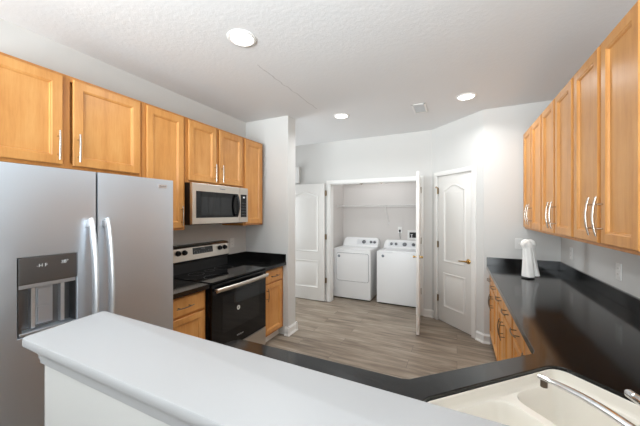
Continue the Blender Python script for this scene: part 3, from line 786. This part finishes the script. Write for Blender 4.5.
b = BM(); box(b, -0.016, 0.016, -0.030, -0.0055, -0.036, 0.004, 0.004); link('plug', b, M['black_matte'], t)
b = BM(); tube(b, [(0, -0.022, -0.030), (0.001, -0.022, -0.10), (0.010, -0.012, -0.165)], 0.0042, 8); link('power_cord', b, M['knob_grey'], t, True)
t = thing('outlet_box', 'white recessed washer supply box on the closet wall beside the laundry door', 'supply box', (-0.700, 5.4385, 1.115))
b = BM(); slab_recess(b, -0.125, 0.125, -0.085, 0.085, -0.014, 0.0, -0.095, 0.095, -0.055, 0.055, 0.010, 0.004); link('box_frame', b, M['plate'], t)
b = BM(); box(b, -0.088, 0.088, -0.0058, -0.0035, -0.048, 0.048); link('box_back', b, M['gap'], t)
for x in (-0.05, 0.05):
    b = BM(); tube(b, [(x, -0.012, -0.045), (x, -0.012, 0.01)], 0.010, 10); tube(b, [(x-0.02, -0.018, 0.012), (x+0.02, -0.018, 0.012)], 0.006, 8); link('valve', b, M['handle_bright'], t, True)
# ball catches on the closet header
for i, (x, lb) in enumerate(((-1.41, 'small metal ball catch left of centre on the laundry door header'), (-1.08, 'small metal ball catch right of centre on the laundry door header'))):
    b = BM(); box(b, x-0.028, x+0.028, 4.468, 4.496, OZ-0.024, OZ-0.0165, 0.002); lathe(b, [(0, -0.010), (0.006, -0.007), (0.008, 0)], 14, Matrix.Translation((x, 4.482, OZ-0.024)))
    tag(link('ball_catch', b, M['hinge']), lb, 'door catch', 'ball catches on the laundry header')

# ------------------------------------------------------------------ wall plates
def wall_plate(label, loc, rz, kind='outlet', name='outlet'):
    t = thing(name, label, 'outlet' if kind == 'outlet' else 'light switch', loc, rz)
    b = BM(); box(b, -0.036, 0.036, -0.006, 0, -0.058, 0.058, 0.002); link('cover_plate', b, M['plate'], t)
    if kind == 'outlet':
        for z in (-0.02, 0.02):
            b = BM(); q = rrect(-0.016, 0.016, z-0.014, z+0.014, 0.008, 4); relief(b, q, [(0, -0.001), (0, 0.001), (0.001, 0.0015)], -0.006); rc = link('receptacle', b, M['trim'], t)
            b = BM()
            for x in (-0.006, 0.006): box(b, x-0.001, x+0.001, -0.0079, -0.0074, z-0.003, z+0.006)
            link('slots', b, M['gap'], rc)
    else:
        b = BM(); box(b, -0.005, 0.005, -0.016, -0.005, -0.004, 0.012, 0.002); link('toggle', b, M['trim'], t)
    return t
wall_plate('white outlet on the left wall beside the range backguard', (-2.559, 2.745, 1.148), PI/2)
wall_plate('white switch plate on the end wall behind the hanging towel', (0.625, 3.843, 1.180), 0, 'switch', 'light_switch')
wall_plate('white outlet farther along the right wall above the backsplash', (0.999, 3.53, 1.135), -PI/2)
wall_plate('white outlet nearest the camera on the right wall above the backsplash', (0.999, 2.637, 1.127), -PI/2)
# chime box high on the hall wall
t = thing('chime_box', 'small white box high on the hall wall above the open laundry door', 'wall box', (-2.595, YB-0.001, 2.20))
b = BM(); box(b, -0.05, 0.05, -0.045, 0, -0.14, 0.11, 0.006); link('box_body', b, M['plate'], t)
b = BM(); box(b, -0.056, 0.056, -0.052, 0, 0.1105, 0.145, 0.006); link('box_cap', b, M['trim'], t)

# ------------------------------------------------------------------ towel on its stand
TX, TY = 0.598, 3.245
t = thing('towel_stand', 'upright stand with dark base on the right counter under the towel', 'stand', (TX, TY, CZ1))
b = BM(); lathe(b, [(0.052, 0.0005), (0.054, 0.006), (0.050, 0.010), (0.012, 0.013), (0, 0.013)], 32); link('base', b, M['black_satin'], t, True)
b = BM(); tube(b, [(0, 0, 0.012), (0, 0, 0.318)], 0.007, 10); lathe(b, [(0, 0.315), (0.011, 0.318), (0.013, 0.326), (0.008, 0.334), (0, 0.336)], 16); link('post', b, M['chrome'], t, True)
# towel draped over the stand: two folds, narrow at the bunched top and flaring down
def towel_mesh():
    b = BM(); rings = []; n = 72
    prof = [(0.352, 0.006), (0.352, 0.022), (0.346, 0.036), (0.334, 0.047), (0.319, 0.050), (0.305, 0.047), (0.293, 0.041), (0.280, 0.039), (0.262, 0.041), (0.225, 0.044), (0.17, 0.047), (0.12, 0.050), (0.075, 0.053), (0.040, 0.056), (0.022, 0.057), (0.016, 0.057)]
    for z, r in prof:
        row = []; low = 1 - z/0.352
        for k in range(n):
            a = 2*PI*k/n
            f = 1 + (0.05+0.10*low)*math.sin(4*a + 0.4 + 2*low) + 0.05*math.sin(9*a + 9*z)
            f -= (0.10 + 0.30*low)*math.exp(-((a-5.35)/0.16)**2)           # slit between the two hanging layers
            f += 0.10*low*math.exp(-((a-5.75)/0.30)**2)
            if z > 0.29: f *= 1 + 0.14*math.sin(2*a+0.9) + 0.08*math.sin(5*a)
            sx = 0.004 + 0.030*low if math.cos(a) > -0.2 else 0.004 + 0.016*low
            zz = z - (0.012*math.sin(a-2.2) if z < 0.06 else 0) + (0.010 if z < 0.06 else 0) + (0.010*math.sin(3*a) if z > 0.31 else 0)
            row.append((r*f*math.cos(a) + 0.024*low, r*f*math.sin(a)*0.85, max(zz, 0.014)))
        rings.append(row)
    loft(b, rings, False, True)
    return b
o = link('towel', towel_mesh(), M['towel'], None, True); o.location = (TX, TY, CZ1)
so = o.modifiers.new('thick', 'SOLIDIFY'); so.thickness = 0.004; so.offset = 1
sb = o.modifiers.new('sub', 'SUBSURF'); sb.levels = 1; sb.render_levels = 1
tag(o, 'white hand towel draped over the stand at the far end of the right counter', 'towel')

# ------------------------------------------------------------------ ceiling fittings
def can(label, x, y, warm=1.0):
    t = thing('recessed_light', label, 'ceiling light', (x, y, CH), 0, 'recessed ceiling lights')
    b = BM(); lathe(b, [(0.100, -0.0005), (0.100, -0.004), (0.092, -0.009), (0.080, -0.009), (0.076, -0.004), (0.076, -0.0005)], 36); link('trim_ring', b, M['trim'], t, True)
    b = BM(); lathe(b, [(0.076, -0.002), (0.070, -0.006), (0.04, -0.010), (0, -0.011)], 36); link('lens', b, M['lens'], t, True)
    l = bpy.data.lights.new('lamp_light', 'AREA'); l.shape = 'DISK'; l.size = 0.14; l.energy = CAN_W; l.color = (0.93, 0.975, 1.0); l.spread = math.radians(150)
    o = bpy.data.objects.new('lamp_light', l); COL.objects.link(o); o.parent = t; o.location = (0, 0, -0.014)
    return t
can('round recessed ceiling light nearest the camera, above the fridge side', -1.345, 1.54)
can('round recessed ceiling light near the partition wall end', -1.305, 3.32)
can('round recessed ceiling light nearest the pantry door', 0.085, 3.33)
t = thing('ceiling_vent', 'small white ceiling register between the two far lights', 'vent', (-0.390, 3.47, CH), math.radians(0))
b = BM(); slab = BM(); vx, vy = 0.075, 0.15
q = BM(); box(q, -vx, vx, -vy, -vy+0.02, -0.008, -0.0005, 0.002); box(q, -vx, vx, vy-0.02, vy, -0.008, -0.0005, 0.002); box(q, -vx, -vx+0.02, -vy, vy, -0.008, -0.0005, 0.002); box(q, vx-0.02, vx, -vy, vy, -0.008, -0.0005, 0.002)
link('vent_frame', q, M['trim'], t)
q = BM(); box(q, -vx+0.018, vx-0.018, -vy+0.018, vy-0.018, -0.0025, -0.0008); link('vent_back', q, M['appl_grey'], t)
q = BM()
for k in range(9):
    y = -vy+0.036 + k*(2*vy-0.072)/8
    tt = BM(); box(tt, -vx+0.02, vx-0.02, -0.009, 0.009, -0.0008, 0.0008); merge(q, tt, Matrix.Translation((0, y, -0.007)) @ Matrix.Rotation(math.radians(25), 4, 'X'))
link('louvres', q, M['trim'], t)
b.free(); slab.free()
